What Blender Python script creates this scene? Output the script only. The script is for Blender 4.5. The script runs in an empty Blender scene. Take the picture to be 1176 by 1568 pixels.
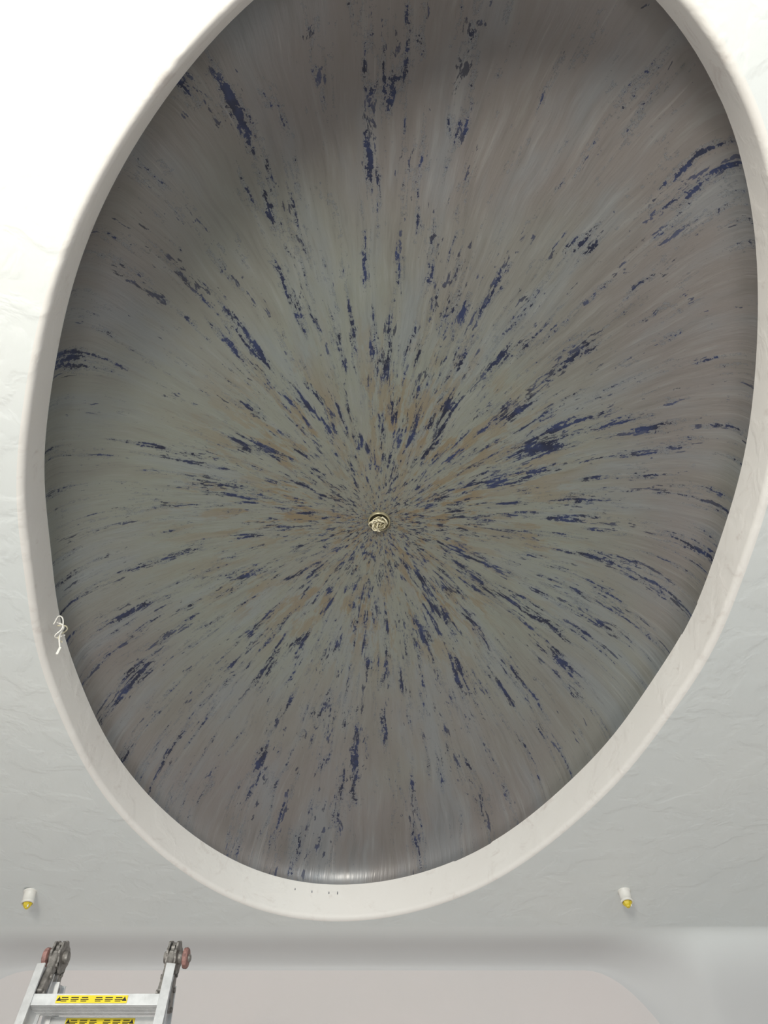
import bpy, bmesh, math, random
from mathutils import Vector, Matrix
random.seed(4)
sc=bpy.context.scene
CZ=1.55               # camera height
H=CZ+2.0              # ceiling height
CX,CY=-0.02,1.77      # centre of the oval opening
AX,BX=1.95,1.17
PHI=math.radians(99.2)
COL=H+0.17
APEX=CZ+2.59

# ------------------------------------------------------------ helpers
class NT:
    def __init__(s,name,rough=.6,metal=0.0):
        s.m=bpy.data.materials.new(name); s.m.use_nodes=True
        s.t=s.m.node_tree; s.b=s.t.nodes['Principled BSDF']
        s.b.inputs['Roughness'].default_value=rough; s.b.inputs['Metallic'].default_value=metal
    def n(s,ty,**k):
        x=s.t.nodes.new(ty)
        for a,v in k.items(): setattr(x,a,v)
        return x
    def put(s,sock,v):
        if isinstance(v,bpy.types.NodeSocket): s.t.links.new(v,sock)
        elif v is not None:
            sock.default_value=v
    def math(s,op,a,b=None,c=None,clamp=False):
        x=s.n('ShaderNodeMath',operation=op,use_clamp=clamp)
        s.put(x.inputs[0],a)
        if b is not None: s.put(x.inputs[1],b)
        if c is not None: s.put(x.inputs[2],c)
        return x.outputs[0]
    def noise(s,vec,scale=1,detail=4,rough=.5,dist=0,lac=2):
        x=s.n('ShaderNodeTexNoise'); 
        if vec is not None: s.put(x.inputs['Vector'],vec)
        x.inputs['Scale'].default_value=scale; x.inputs['Detail'].default_value=detail
        x.inputs['Roughness'].default_value=rough; x.inputs['Distortion'].default_value=dist
        x.inputs['Lacunarity'].default_value=lac
        return x.outputs[0]
    def step(s,v,lo,hi,a=0.,b=1.,smooth=True):
        x=s.n('ShaderNodeMapRange'); x.interpolation_type='SMOOTHSTEP' if smooth else 'LINEAR'
        if lo>hi and smooth: lo,hi,a,b=hi,lo,b,a
        s.put(x.inputs[0],v); x.inputs[1].default_value=lo; x.inputs[2].default_value=hi
        x.inputs[3].default_value=a; x.inputs[4].default_value=b
        return x.outputs[0]
    def mix(s,f,a,b):
        x=s.n('ShaderNodeMix',data_type='RGBA'); s.put(x.inputs[0],f)
        s.put(x.inputs[6],a); s.put(x.inputs[7],b); return x.outputs[2]
    def comb(s,x,y,z):
        c=s.n('ShaderNodeCombineXYZ'); s.put(c.inputs[0],x); s.put(c.inputs[1],y); s.put(c.inputs[2],z); return c.outputs[0]
    def bump(s,h,st,dist=.01):
        b=s.n('ShaderNodeBump'); b.inputs['Strength'].default_value=st; b.inputs['Distance'].default_value=dist
        s.put(b.inputs['Height'],h); s.t.links.new(b.outputs[0],s.b.inputs['Normal'])
    def base(s,c): s.put(s.b.inputs['Base Color'],c)
    def obj(s): return s.n('ShaderNodeTexCoord').outputs['Object']
def rgb(r,g,b):
    f=lambda c:((c/255)/12.92 if c/255<.04045 else ((c/255+.055)/1.055)**2.4)
    return (f(r),f(g),f(b),1)

def mkobj(name,bm,mats,parent=None,loc=None,smooth=True):
    me=bpy.data.meshes.new(name); bm.to_mesh(me); bm.free()
    for m in (mats if isinstance(mats,(list,tuple)) else [mats]): me.materials.append(m)
    if smooth:
        for p in me.polygons: p.use_smooth=True
    o=bpy.data.objects.new(name,me); sc.collection.objects.link(o)
    if loc: o.location=loc
    if parent: o.parent=parent
    return o
def empty(name,loc=(0,0,0)):
    o=bpy.data.objects.new(name,None); sc.collection.objects.link(o); o.location=loc; o.empty_display_size=.05; return o

def simple(name,c,rough=.6,metal=0.,var=.08,scale=20,bump=0):
    k=NT(name,rough,metal)
    v=k.noise(k.obj(),scale,4,.6)
    f=k.step(v,.3,.7)
    k.base(k.mix(f,tuple(x*(1-var) for x in c[:3])+(1,),tuple(min(1,x*(1+var)) for x in c[:3])+(1,)))
    if bump: k.bump(v,bump,.004)
    return k.m

# ------------------------------------------------------------ materials
def mat_plaster(name,c,c2,bs=.12,marks=0):
    k=NT(name,.55); o=k.obj()
    n1=k.noise(o,1.3,3,.5); n2=k.noise(o,7,4,.5,.4)
    col=k.mix(k.step(n1,.35,.65),c,c2)
    if marks:
        n3=k.noise(o,7,6,.7,1.5)
        col=k.mix(k.math('MULTIPLY',k.step(n3,.55,.72),marks),col,rgb(215,204,198))
    k.base(col)
    k.bump(k.math('ADD',k.step(n2,.46,.60),k.math('MULTIPLY',k.noise(o,60,2,.5),.25)),bs,.012)
    return k.m
M_CEIL=mat_plaster('ceiling_plaster',rgb(239,243,242),rgb(235,240,240),.13)
M_COLL=mat_plaster('collar_plaster',rgb(253,251,247),rgb(250,247,243),.12,.4)
M_WALL=mat_plaster('wall_plaster',rgb(217,210,209),rgb(214,209,208),.05)
def mat_cove():
    # ceiling colour greyed around the curve; painted shade offsets its bright band
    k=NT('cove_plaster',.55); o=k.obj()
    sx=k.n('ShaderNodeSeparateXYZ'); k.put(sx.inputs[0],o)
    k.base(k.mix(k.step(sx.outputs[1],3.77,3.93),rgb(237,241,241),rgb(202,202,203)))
    return k.m
M_COVE=mat_cove()
def mat_floor():
    k=NT('floor_concrete',.7); o=k.obj(); n=k.noise(o,3,6,.6)
    k.base(k.mix(n,rgb(112,108,104),rgb(142,138,134))); k.bump(n,.2); return k.m
M_FLOOR=mat_floor()

def mat_dome():
    k=NT('scraped_dome_paint',.45); o=k.obj()
    sx=k.n('ShaderNodeSeparateXYZ'); k.put(sx.inputs[0],o); x,y,z=sx.outputs
    r=k.math('SQRT',k.math('ADD',k.math('MULTIPLY',x,x),k.math('MULTIPLY',y,y)))
    ri=k.math('DIVIDE',1.0,k.math('MAXIMUM',r,.01))
    # slight waver so that the trowel strokes are not perfectly radial
    wv=k.math('MULTIPLY',k.math('SUBTRACT',k.noise(o,2.2,2,.5),.5),.05)
    cx=k.math('MULTIPLY_ADD',k.math('MULTIPLY',y,ri),k.math('MULTIPLY',wv,-1.),k.math('MULTIPLY',x,ri))
    cy=k.math('MULTIPLY_ADD',k.math('MULTIPLY',x,ri),wv,k.math('MULTIPLY',y,ri))
    def co(a,b,K,M,off=0,soft=.07):
        g=k.math('DIVIDE',r,k.math('ADD',r,soft))
        f=k.math('MULTIPLY',k.math('ADD',k.math('MULTIPLY',r,b),k.math('MULTIPLY',g,a)),K)
        return k.comb(k.math('MULTIPLY',cx,f),k.math('MULTIPLY',cy,f),k.math('MULTIPLY_ADD',r,M,off))
    rn=k.math('DIVIDE',r,1.9)
    wipe=k.noise(co(.8,.15,8,.7),1,4,.6)
    wipe2=k.noise(co(.95,.04,60,.9,7),1,3,.6)
    edge=k.math('ADD',rn,k.math('MULTIPLY',k.math('SUBTRACT',k.noise(o,1.4,2,.5),.5),.7))
    c=k.mix(k.step(edge,.35,.85),rgb(145,150,141),rgb(137,132,130))
    c=k.mix(k.math('MULTIPLY',k.step(wipe,.45,.68),.45),c,rgb(142,151,158))
    c=k.mix(k.math('MULTIPLY',k.step(wipe,.5,.3),.35),c,rgb(123,119,112))
    c=k.mix(k.math('MULTIPLY',k.step(wipe2,.52,.75),.28),c,rgb(163,166,165))
    c=k.mix(k.math('MULTIPLY',k.step(wipe2,.48,.25),.28),c,rgb(109,108,105))
    # ochre haze and patches around the hub
    och=k.noise(co(.9,.15,11,2.5,3),1,6,.68)
    patch=k.step(k.noise(o,2.6,2,.5),.38,.55,.4,1)
    ocm=k.math('MULTIPLY',k.math('MULTIPLY',k.step(och,.50,.57),k.step(rn,.15,.58,1,0)),patch)
    c=k.mix(k.math('MULTIPLY',k.step(wipe,.4,.6,.1,.45),k.step(rn,.03,.42,.9,0)),c,rgb(140,127,102))
    c=k.mix(k.math('MULTIPLY',ocm,.70),c,rgb(138,117,82))
    # navy chips in radial chains
    chain=k.noise(co(1.05,.06,18,.9,11),1,3,.55)
    big=k.noise(o,1.7,1,.5)
    bias=k.math('ADD',k.math('MULTIPLY',k.math('SUBTRACT',chain,.5),.74),
         k.math('ADD',k.math('MULTIPLY',k.math('SUBTRACT',big,.5),.12),k.step(rn,.0,1.0,.042,-.058,False)))
    jag=k.noise(o,58,4,.74)
    chip=k.noise(co(1.15,.06,29,3.6,21),1,5,.68,.25)
    v=k.math('ADD',k.math('MULTIPLY_ADD',k.math('SUBTRACT',jag,.5),.46,chip),bias)
    navy=k.step(v,.640,.650)
    rim=k.math('MULTIPLY',k.step(v,.57,.60),k.step(v,.60,.635,1,0))
    # little flakes
    chip2=k.noise(co(1.0,.15,60,14,31),1,4,.65,.3)
    v2=k.math('ADD',chip2,k.math('MULTIPLY',bias,.95))
    navy2=k.step(v2,.645,.663)
    # thin contour lines around lifted paint
    line=k.step(k.math('ABSOLUTE',k.math('SUBTRACT',v,.58)),.0,.011,1,0)
    nav=k.math('MAXIMUM',navy,k.math('MULTIPLY',navy2,.8))
    nc=k.mix(k.step(k.noise(o,11,3,.6),.35,.65),rgb(32,38,62),rgb(50,62,100))
    c=k.mix(k.math('MULTIPLY',rim,.45),c,rgb(122,134,146))
    c=k.mix(k.math('MULTIPLY',line,.7),c,rgb(64,66,76))
    c=k.mix(nav,c,nc)
    # thin pale trowel scratches toward the edge
    sc_=k.noise(co(1.1,.02,90,.9,71),1,2,.6)
    sm=k.math('MULTIPLY',k.step(sc_,.64,.78),k.step(rn,.6,.95,.0,.3))
    c=k.mix(sm,c,rgb(186,184,182))
    k.base(c)
    k.put(k.b.inputs['Roughness'],k.step(k.math('ADD',wipe2,k.math('MULTIPLY',nav,.2)),.3,.7,.30,.46))
    k.b.inputs['Specular IOR Level'].default_value=.9
    k.b.inputs['Metallic'].default_value=.3
    h=k.math('SUBTRACT',k.math('MULTIPLY',wipe2,.7),k.math('MULTIPLY',nav,.4))
    k.bump(h,.35,.016)
    return k.m
M_DOME=mat_dome()
M_ALU=simple('ladder_aluminium',rgb(208,209,210),.4,.3,.10,30)
M_HINGE=simple('hinge_cast_metal',rgb(134,130,126),.5,.35,.35,60,.3)
M_RED=simple('knob_red_worn',rgb(150,112,106),.6,0,.35,60,.2)
M_YEL=simple('sticker_yellow',rgb(238,214,40),.45,0,.04)
M_BLK=simple('print_black',rgb(25,25,25),.5,0,.04)
M_WHT=simple('socket_white',rgb(238,236,230),.4,0,.03)
M_BULBY=simple('plug_yellow',rgb(225,200,50),.4,0,.1)
M_WIRE=simple('wire_cream',rgb(226,218,190),.5,0,.15,40)
M_BRASS=simple('box_brass_rim',rgb(176,168,138),.35,.5,.25,60)
M_DARK=simple('box_dark_metal',rgb(84,82,66),.5,.4,.3)
M_CHIP=simple('blue_grey_paint_fleck',rgb(110,112,125),.6)
M_RUB=simple('rubber_black',rgb(30,30,30),.8)

# ------------------------------------------------------------ opening outline
def ell(th,s=1.0,off=0.0):
    a=th-PHI
    r=1/math.sqrt((math.cos(a)/AX)**2+(math.sin(a)/BX)**2)
    r=r*s+off
    return Vector((CX+r*math.cos(th),CY+r*math.sin(th)))
N=288
TH=[2*math.pi*i/N for i in range(N)]

XL,XR,YB,YF=-2.7,2.7,-2.4,4.02
YC=3.77
# ---- ceiling (flat, with oval cut) 
bm=bmesh.new()
def boxhit(th):
    c,s=math.cos(th),math.sin(th); t=1e9
    if c>1e-9: t=min(t,(XR-CX)/c)
    if c<-1e-9: t=min(t,(XL-CX)/c)
    if s>1e-9: t=min(t,(YC-CY)/s)
    if s<-1e-9: t=min(t,(YB-CY)/s)
    return Vector((CX+c*t,CY+s*t))
corn=[math.atan2(yy-CY,xx-CX)%(2*math.pi) for xx in (XL,XR) for yy in (YB,YC)]
THC=sorted(set(TH+corn))
LIP=.022
prof=[(LIP,0.0)]
for i in range(1,7):
    a=i/6*math.pi/2
    prof.append((LIP*(1-math.sin(a)),LIP*(1-math.cos(a))))
prof.append((0.0,COL-H+0.004))
def wob(th): return 0.004*math.sin(5*th+1)+.003*math.sin(11*th)
rg=[]
outer=[bm.verts.new((*boxhit(t),H)) for t in THC]
for j in range(5,-1,-1):
    f=j/6
    rg.append([bm.verts.new((*(ell(t,off=LIP+wob(t)).lerp(boxhit(t),f**1.6)),H)) for t in THC])
allr=[outer]+rg
for a,b in zip(allr[:-1],allr[1:]):
    for i in range(len(THC)):
        j=(i+1)%len(THC)
        try: bm.faces.new((a[i],b[i],b[j],a[j]))
        except: pass
ceil=mkobj('ceiling',bm,M_CEIL)
# ---- collar
bm=bmesh.new()
cr=[]
for o_,z_ in prof:
    cr.append([bm.verts.new((*ell(t,off=o_+wob(t)),H+z_)) for t in TH])
for a,b in zip(cr[:-1],cr[1:]):
    for i in range(N):
        j=(i+1)%N; bm.faces.new((a[i],b[i],b[j],a[j]))
trim=mkobj('trim_1',bm,M_COLL)
# ---- dome
bm=bmesh.new()
R=90
ringsd=[]
for q in range(R,0,-1):
    u=q/R
    t=math.sin(u*math.pi/2)
    z=(APEX-COL)*math.cos(u*math.pi/2)
    ringsd.append([bm.verts.new((*(ell(a,s=t,off=.006*t)-Vector((CX,CY))),z)) for a in TH])
for a,b in zip(ringsd[:-1],ringsd[1:]):
    for i in range(N):
        j=(i+1)%N; bm.faces.new((a[i],b[i],b[j],a[j]))
top=bm.verts.new((0,0,APEX-COL))
for i in range(N): bm.faces.new((ringsd[-1][i],top,ringsd[-1][(i+1)%N]))
dome=mkobj('dome_ceiling',bm,M_DOME,loc=(CX,CY,COL))

# ---- front wall with cove that drops at the corners
def drop(x):
    d=0
    for x0,w,s in ((1.0,.55,1),(-1.75,.6,-1)):
        u=(x-x0)*s
        if u>0:
            u=min(u/w,1); d=max(d,1.5*(1-math.sqrt(max(0,1-u*u*.97))))
    return d
bm=bmesh.new(); cols=[]
NX=130
for i in range(NX+1):
    x=XL+(XR-XL)*i/NX
    zt=H-.085-drop(x)
    col=[]
    for j in range(25):
        a=j/24*math.pi/2
        col.append(bm.verts.new((x,YC+(YF-YC)*(math.sin(a)),zt+(H-zt)*max(0,math.cos(a)))))
    cols.append(col)
for a,b in zip(cols[:-1],cols[1:]):
    for j in range(24): bm.faces.new((a[j],a[j+1],b[j+1],b[j]))
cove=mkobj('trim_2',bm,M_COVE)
bm=bmesh.new(); cols=[]
for i in range(NX+1):
    x=XL+(XR-XL)*i/NX
    zt=H-.085-drop(x)
    cols.append((bm.verts.new((x,YF,0)),bm.verts.new((x,YF,zt))))
for a,b in zip(cols[:-1],cols[1:]): bm.faces.new((a[0],a[1],b[1],b[0]))
mkobj('wall_front',bm,M_WALL,smooth=False)
def quad(name,pts,m):
    bm=bmesh.new(); bm.faces.new([bm.verts.new(p) for p in pts]); return mkobj(name,bm,m,smooth=False)
quad('floor',[(XL,YB,0),(XR,YB,0),(XR,YF,0),(XL,YF,0)],M_FLOOR)
quad('wall_left',[(XL,YB,0),(XL,YF,0),(XL,YF,H),(XL,YB,H)],M_WALL)
quad('wall_right',[(XR,YB,0),(XR,YF,0),(XR,YF,H),(XR,YB,H)],M_WALL)

# ------------------------------------------------------------ part builders
def tube(name,pts,rad,m,parent=None,cyc=False,res=4):
    cu=bpy.data.curves.new(name,'CURVE'); cu.dimensions='3D'; cu.bevel_depth=rad; cu.bevel_resolution=res; cu.use_fill_caps=True
    sp=cu.splines.new('BEZIER'); sp.bezier_points.add(len(pts)-1)
    for p,c in zip(sp.bezier_points,pts):
        p.co=c; p.handle_left_type=p.handle_right_type='AUTO'
    sp.use_cyclic_u=cyc
    o=bpy.data.objects.new(name,cu); sc.collection.objects.link(o)
    cu.materials.append(m)
    dg=bpy.context.evaluated_depsgraph_get(); me=bpy.data.meshes.new_from_object(o.evaluated_get(dg))
    bpy.data.objects.remove(o); o=bpy.data.objects.new(name,me); sc.collection.objects.link(o)
    for p in me.polygons: p.use_smooth=True
    if parent: o.parent=parent
    return o
def lathe(bm,prof,axis_m,seg=32,mi=0,cap=True):
    rr=[]
    for r,z in prof:
        rr.append([bm.verts.new(axis_m@Vector((r*math.cos(2*math.pi*i/seg),r*math.sin(2*math.pi*i/seg),z))) for i in range(seg)])
    for a,b in zip(rr[:-1],rr[1:]):
        for i in range(seg):
            f=bm.faces.new((a[i],a[(i+1)%seg],b[(i+1)%seg],b[i])); f.material_index=mi
    if cap:
        for q,rv in ((rr[0],True),(rr[-1],False)):
            f=bm.faces.new(list(reversed(q)) if rv else q); f.material_index=mi
def boxm(bm,c,s,mat=None,bev=0,mi=0):
    M=(mat or Matrix())@Matrix.Translation(c)@Matrix.Diagonal((*s,1))
    r=bmesh.ops.create_cube(bm,size=1,matrix=M)
    fs=set(f for v in r['verts'] for f in v.link_faces)
    for f in fs: f.material_index=mi
    if bev:
        es=list(set(e for v in r['verts'] for e in v.link_edges))
        rb=bmesh.ops.bevel(bm,geom=es,offset=bev,segments=2,affect='EDGES',profile=.5)
        for f in rb['faces']: f.material_index=mi

# ------------------------------------------------------------ hub box at apex
hub=empty('ceiling_junction_box',(CX,CY,APEX))
bm=bmesh.new()
lathe(bm,[(.043,.012),(.046,-.004),(.045,-.012),(.041,-.014),(.039,-.010),(.038,.006)],Matrix(),40,cap=False)
mkobj('ring',bm,M_BRASS,hub)
bm=bmesh.new(); bmesh.ops.create_circle(bm,cap_ends=True,segments=32,radius=.042,matrix=Matrix.Translation((0,0,-.003)))
mkobj('back_plate',bm,M_DARK,hub)
for k_ in range(13):
    pts=[]
    a0=random.random()*6.28; cx0,cy0=random.uniform(-.012,.012),random.uniform(-.012,.012)
    for i in range(5):
        a=a0+i*1.1+random.uniform(-.4,.4); r=random.uniform(.014,.032)
        pts.append((cx0+r*math.cos(a),cy0+r*math.sin(a),random.uniform(-.03,-.008)))
    tube('wire_%d'%(k_+1),pts,random.choice((.0022,.003,.004)),random.choice((M_WIRE,M_WIRE,M_BRASS)),hub)

# ------------------------------------------------------------ lampholders
def lamp(x,y,tilt):
    e=empty('ceiling_lamp_socket',(x,y,H)); e.rotation_euler=tilt
    bm=bmesh.new()
    lathe(bm,[(.030,.0),(.030,-.004),(.026,-.006),(.026,-.046),(.028,-.048),(.028,-.058),(.022,-.058),(.021,-.03)],Matrix(),32,cap=False)
    mkobj('socket_body',bm,M_WHT,e)
    bm=bmesh.new()
    lathe(bm,[(.020,-.035),(.021,-.060),(.016,-.070),(.010,-.076),(.008,-.080)],Matrix(),6)
    mkobj('yellow_plug',bm,M_BULBY,e,smooth=False)
    bm=bmesh.new()
    boxm(bm,(.008,-.012,-.066),(.006,.004,.026),bev=.001)
    mkobj('plug_tab',bm,M_WHT,e,smooth=False)
lamp(-1.65,3.46,(.1,-.12,0)); lamp(1.12,3.46,(-.05,.05,.6))

# ------------------------------------------------------------ loose wires on collar
w=empty('loose_wire_bundle',(-1.18,1.87,CZ+2.06)); w.scale=(.75,.75,.85)
tube('wire_1',[(0,0,.03),(.03,.01,.02),(.045,.0,-.03),(.06,-.02,-.08),(.085,-.02,-.14)],.004,M_WHT,w)
tube('wire_2',[(0,.01,.02),(.04,.03,.03),(.03,.02,-.04),(.07,.0,-.09)],.003,M_WIRE,w)
tube('wire_3',[(0,-.02,.0),(.03,-.05,.02),(.05,-.02,-.02),(.02,.01,-.05),(.05,.03,-.02)],.003,M_WHT,w)
bm=bmesh.new(); boxm(bm,(0.088,-.02,-.16),(.012,.008,.04),bev=.002); mkobj('wire_end',bm,M_WHT,w,smooth=False)

# ------------------------------------------------------------ ladder
lad=empty('step_ladder',(-.812,2.42,0))
HZ=CZ+1.185
RX=.183
def rail(nm,sx,yb,x_in):
    bm=bmesh.new()
    top=Vector((sx*x_in,math.copysign(.045,yb),HZ-.05)); bot=Vector((sx*(x_in+.02),yb,.03))
    d=(top-bot); L=d.length; zq=d.to_track_quat('Z','Y'); M=Matrix.Translation((top+bot)/2)@zq.to_matrix().to_4x4()
    bmesh.ops.create_cube(bm,size=1,matrix=M@Matrix.Diagonal((.006,.058,L,1)))
    boxm(bm,(0,.031,0),(.026,.006,L),M,.001); boxm(bm,(0,-.031,0),(.026,.006,L),M,.001)
    mkobj(nm,bm,M_ALU,lad,smooth=False)
    bm=bmesh.new(); boxm(bm,(0,0,-L/2+.015),(.04,.085,.08),M,.006); mkobj(nm+'_foot',bm,M_RUB,lad,smooth=False)
    return top,bot
faces={}
for key,yb,xi in (('near',-.14,RX),('far',.75,RX-.016)):
    for nm,s in (('left',-1),('right',1)):
        faces[(key,nm)]=rail('rail_%s_%s'%(key,nm),s,yb,xi)
nr=0
for key,first in (('near',HZ-.148),('far',HZ-.155)):
    for i in range(9):
        z=first-i*.29
        if z<.1: break
        tl,bl=faces[(key,'left')]; tr,br=faces[(key,'right')]
        f=(z-bl.z)/(tl.z-bl.z); pl=bl.lerp(tl,f); pr=br.lerp(tr,f)
        nr+=1
        Wd=(pr-pl).length; c=(pl+pr)/2
        bm=bmesh.new()
        D=.062; T=.030
        pf=[]
        nrib=7
        for q in range(nrib):
            y0=-D/2+D*q/nrib
            pf+=[(y0,-T/2),(y0+D/nrib*.55,-T/2),(y0+D/nrib*.6,-T/2+.003),(y0+D/nrib*.95,-T/2+.003)]
        pf+=[(D/2,-T/2),(D/2,T/2)]
        for q in range(nrib):
            y0=D/2-D*q/nrib
            pf+=[(y0-.001,T/2),(y0-D/nrib*.55,T/2),(y0-D/nrib*.6,T/2-.002),(y0-D/nrib*.95,T/2-.002)]
        pf+=[(-D/2,T/2)]
        va=[bm.verts.new((c.x-Wd/2,c.y+a,z+b)) for a,b in pf]; vb=[bm.verts.new((c.x+Wd/2,c.y+a,z+b)) for a,b in pf]
        for q in range(len(pf)):
            q2=(q+1)%len(pf)
            try: bm.faces.new((va[q],va[q2],vb[q2],vb[q]))
            except: pass
        bm.faces.new(va); bm.faces.new(list(reversed(vb)))
        bmesh.ops.recalc_face_normals(bm,faces=bm.faces)
        mkobj('rung_%d'%nr,bm,M_ALU,lad,smooth=False)
        if i==0:
            bm=bmesh.new()
            yy=c.y-D/2-.001
            LW=.2
            boxm(bm,(c.x-.01,yy,z),(LW,.0016,.020),mi=0)
            for g in (-1,1):
                for q in range(3):
                    boxm(bm,(c.x-.01+g*(.02+.028*q),yy-.001,z+.004),(.018+.003*(q%2),.001,.0022),mi=1)
                    boxm(bm,(c.x-.01+g*(.02+.028*q),yy-.001,z-.001),(.022,.001,.0018),mi=1)
                    boxm(bm,(c.x-.012+g*(.02+.028*q),yy-.001,z-.005),(.016,.001,.0018),mi=1)
                bmesh.ops.create_cone(bm,segments=3,radius1=.008,radius2=.008,depth=.001,cap_ends=True,
                    matrix=Matrix.Translation((c.x-.01+g*.092,yy-.001,z-.001))@Matrix.Rotation(math.pi/2,4,'X'))
            for f_ in bm.faces:
                if len(f_.verts)==3: f_.material_index=1
            mkobj('warning_sticker_%d'%nr,bm,[M_YEL,M_BLK],lad,smooth=False)
for nm,s in (('left',-1),('right',1)):
    bm=bmesh.new()
    base=Vector((s*(RX-.009),0,HZ+.005))
    RM=Matrix.Translation(base)@Matrix.Rotation(math.pi/2,4,'Y')
    def gear(cx,r,t,teeth):
        pts=[]
        for i in range(teeth*4):
            a=2*math.pi*i/(teeth*4); rr=r*(1.0 if (i%4)<2 else .9); pts.append((rr*math.cos(a),rr*math.sin(a)))
        va=[bm.verts.new(Matrix.Translation(base)@Vector((cx-t/2,a,b))) for a,b in pts]
        vb=[bm.verts.new(Matrix.Translation(base)@Vector((cx+t/2,a,b))) for a,b in pts]
        for q in range(len(pts)):
            bm.faces.new((va[q],va[(q+1)%len(pts)],vb[(q+1)%len(pts)],vb[q]))
        bm.faces.new(va); bm.faces.new(list(reversed(vb)))
    gear(-.012,.046,.006,8); gear(0,.040,.010,12); gear(.012,.046,.006,8)
    lathe(bm,[(.016,-.028),(.018,-.022),(.018,.022),(.016,.028)],RM,20)
    for g in (-1,1):
        A=Vector((0,g*.02,0)); B=Vector((0,g*.055,-.13))
        d=A-B; M=Matrix.Translation(base+(A+B)/2)@d.to_track_quat('Z','Y').to_matrix().to_4x4()
        boxm(bm,(0,0,0),(.020,.034,d.length),M,.004)
        for zz in (-.04,0.01,.05):
            lathe(bm,[(.007,-.015),(.007,.015)],M@Matrix.Translation((0,0,zz-.02))@Matrix.Rotation(math.pi/2,4,'Y'),10)
    bmesh.ops.recalc_face_normals(bm,faces=bm.faces)
    mkobj('hinge_'+nm,bm,M_HINGE,lad,smooth=False)
    bm=bmesh.new()
    K=Matrix.Translation(base+Vector((s*.028,0,-.002)))@Matrix.Rotation(s*math.pi/2,4,'Y')
    lathe(bm,[(.020,0),(.028,.003),(.029,.012),(.026,.016),(.012,.017)],K,14)
    lathe(bm,[(.011,.017),(.011,.022),(.007,.024)],K,12,mi=1)
    mkobj('release_knob_'+nm,bm,[M_RED,M_HINGE],lad,smooth=False)

# ------------------------------------------------------------ paint flecks on the collar
bm=bmesh.new()
for px_,hh in ((-.43,.005),(-.34,.006),(-.28,.006),(-.235,.008)):
    best=min((t for t in TH if math.sin(t)>0.5),key=lambda t:abs(ell(t).x-px_))
    p=ell(best,off=-.001+wob(best)); 
    lathe(bm,[(.001,-hh),(.0025,-hh*.6),(.0018,hh*.5),(.001,hh)],Matrix.Translation((p.x,p.y,COL-.04)),8)
mkobj('paint_flecks',bm,M_CHIP)

# ------------------------------------------------------------ lights
def area(name,loc,target,size,energy,col,sy=None):
    l=bpy.data.lights.new(name,'AREA'); l.energy=energy; l.color=col; l.size=size
    if sy: l.shape='RECTANGLE'; l.size_y=sy
    o=bpy.data.objects.new(name,l); sc.collection.objects.link(o); o.location=loc
    o.rotation_euler=(Vector(target)-Vector(loc)).to_track_quat('-Z','Y').to_euler(); return o
area('work_light',(-.75,-1.9,1.75),(-.2,1.2,H),.6,122,(1,.95,.83))
wd=bpy.data.worlds.new('w'); sc.world=wd; wd.use_nodes=True
wd.node_tree.nodes['Background'].inputs[0].default_value=(.78,.90,1,1); wd.node_tree.nodes['Background'].inputs[1].default_value=1.5
sc.view_settings.view_transform='Standard'

# ------------------------------------------------------------ camera
cd=bpy.data.cameras.new('camera'); cam=bpy.data.objects.new('camera',cd); sc.collection.objects.link(cam)
cd.sensor_fit='VERTICAL'; cd.sensor_height=36; cd.sensor_width=27; cd.lens=27
cam.location=(0,0,CZ); cam.rotation_euler=(math.radians(90+56.3),0,0); cd.clip_start=.02
sc.camera=cam
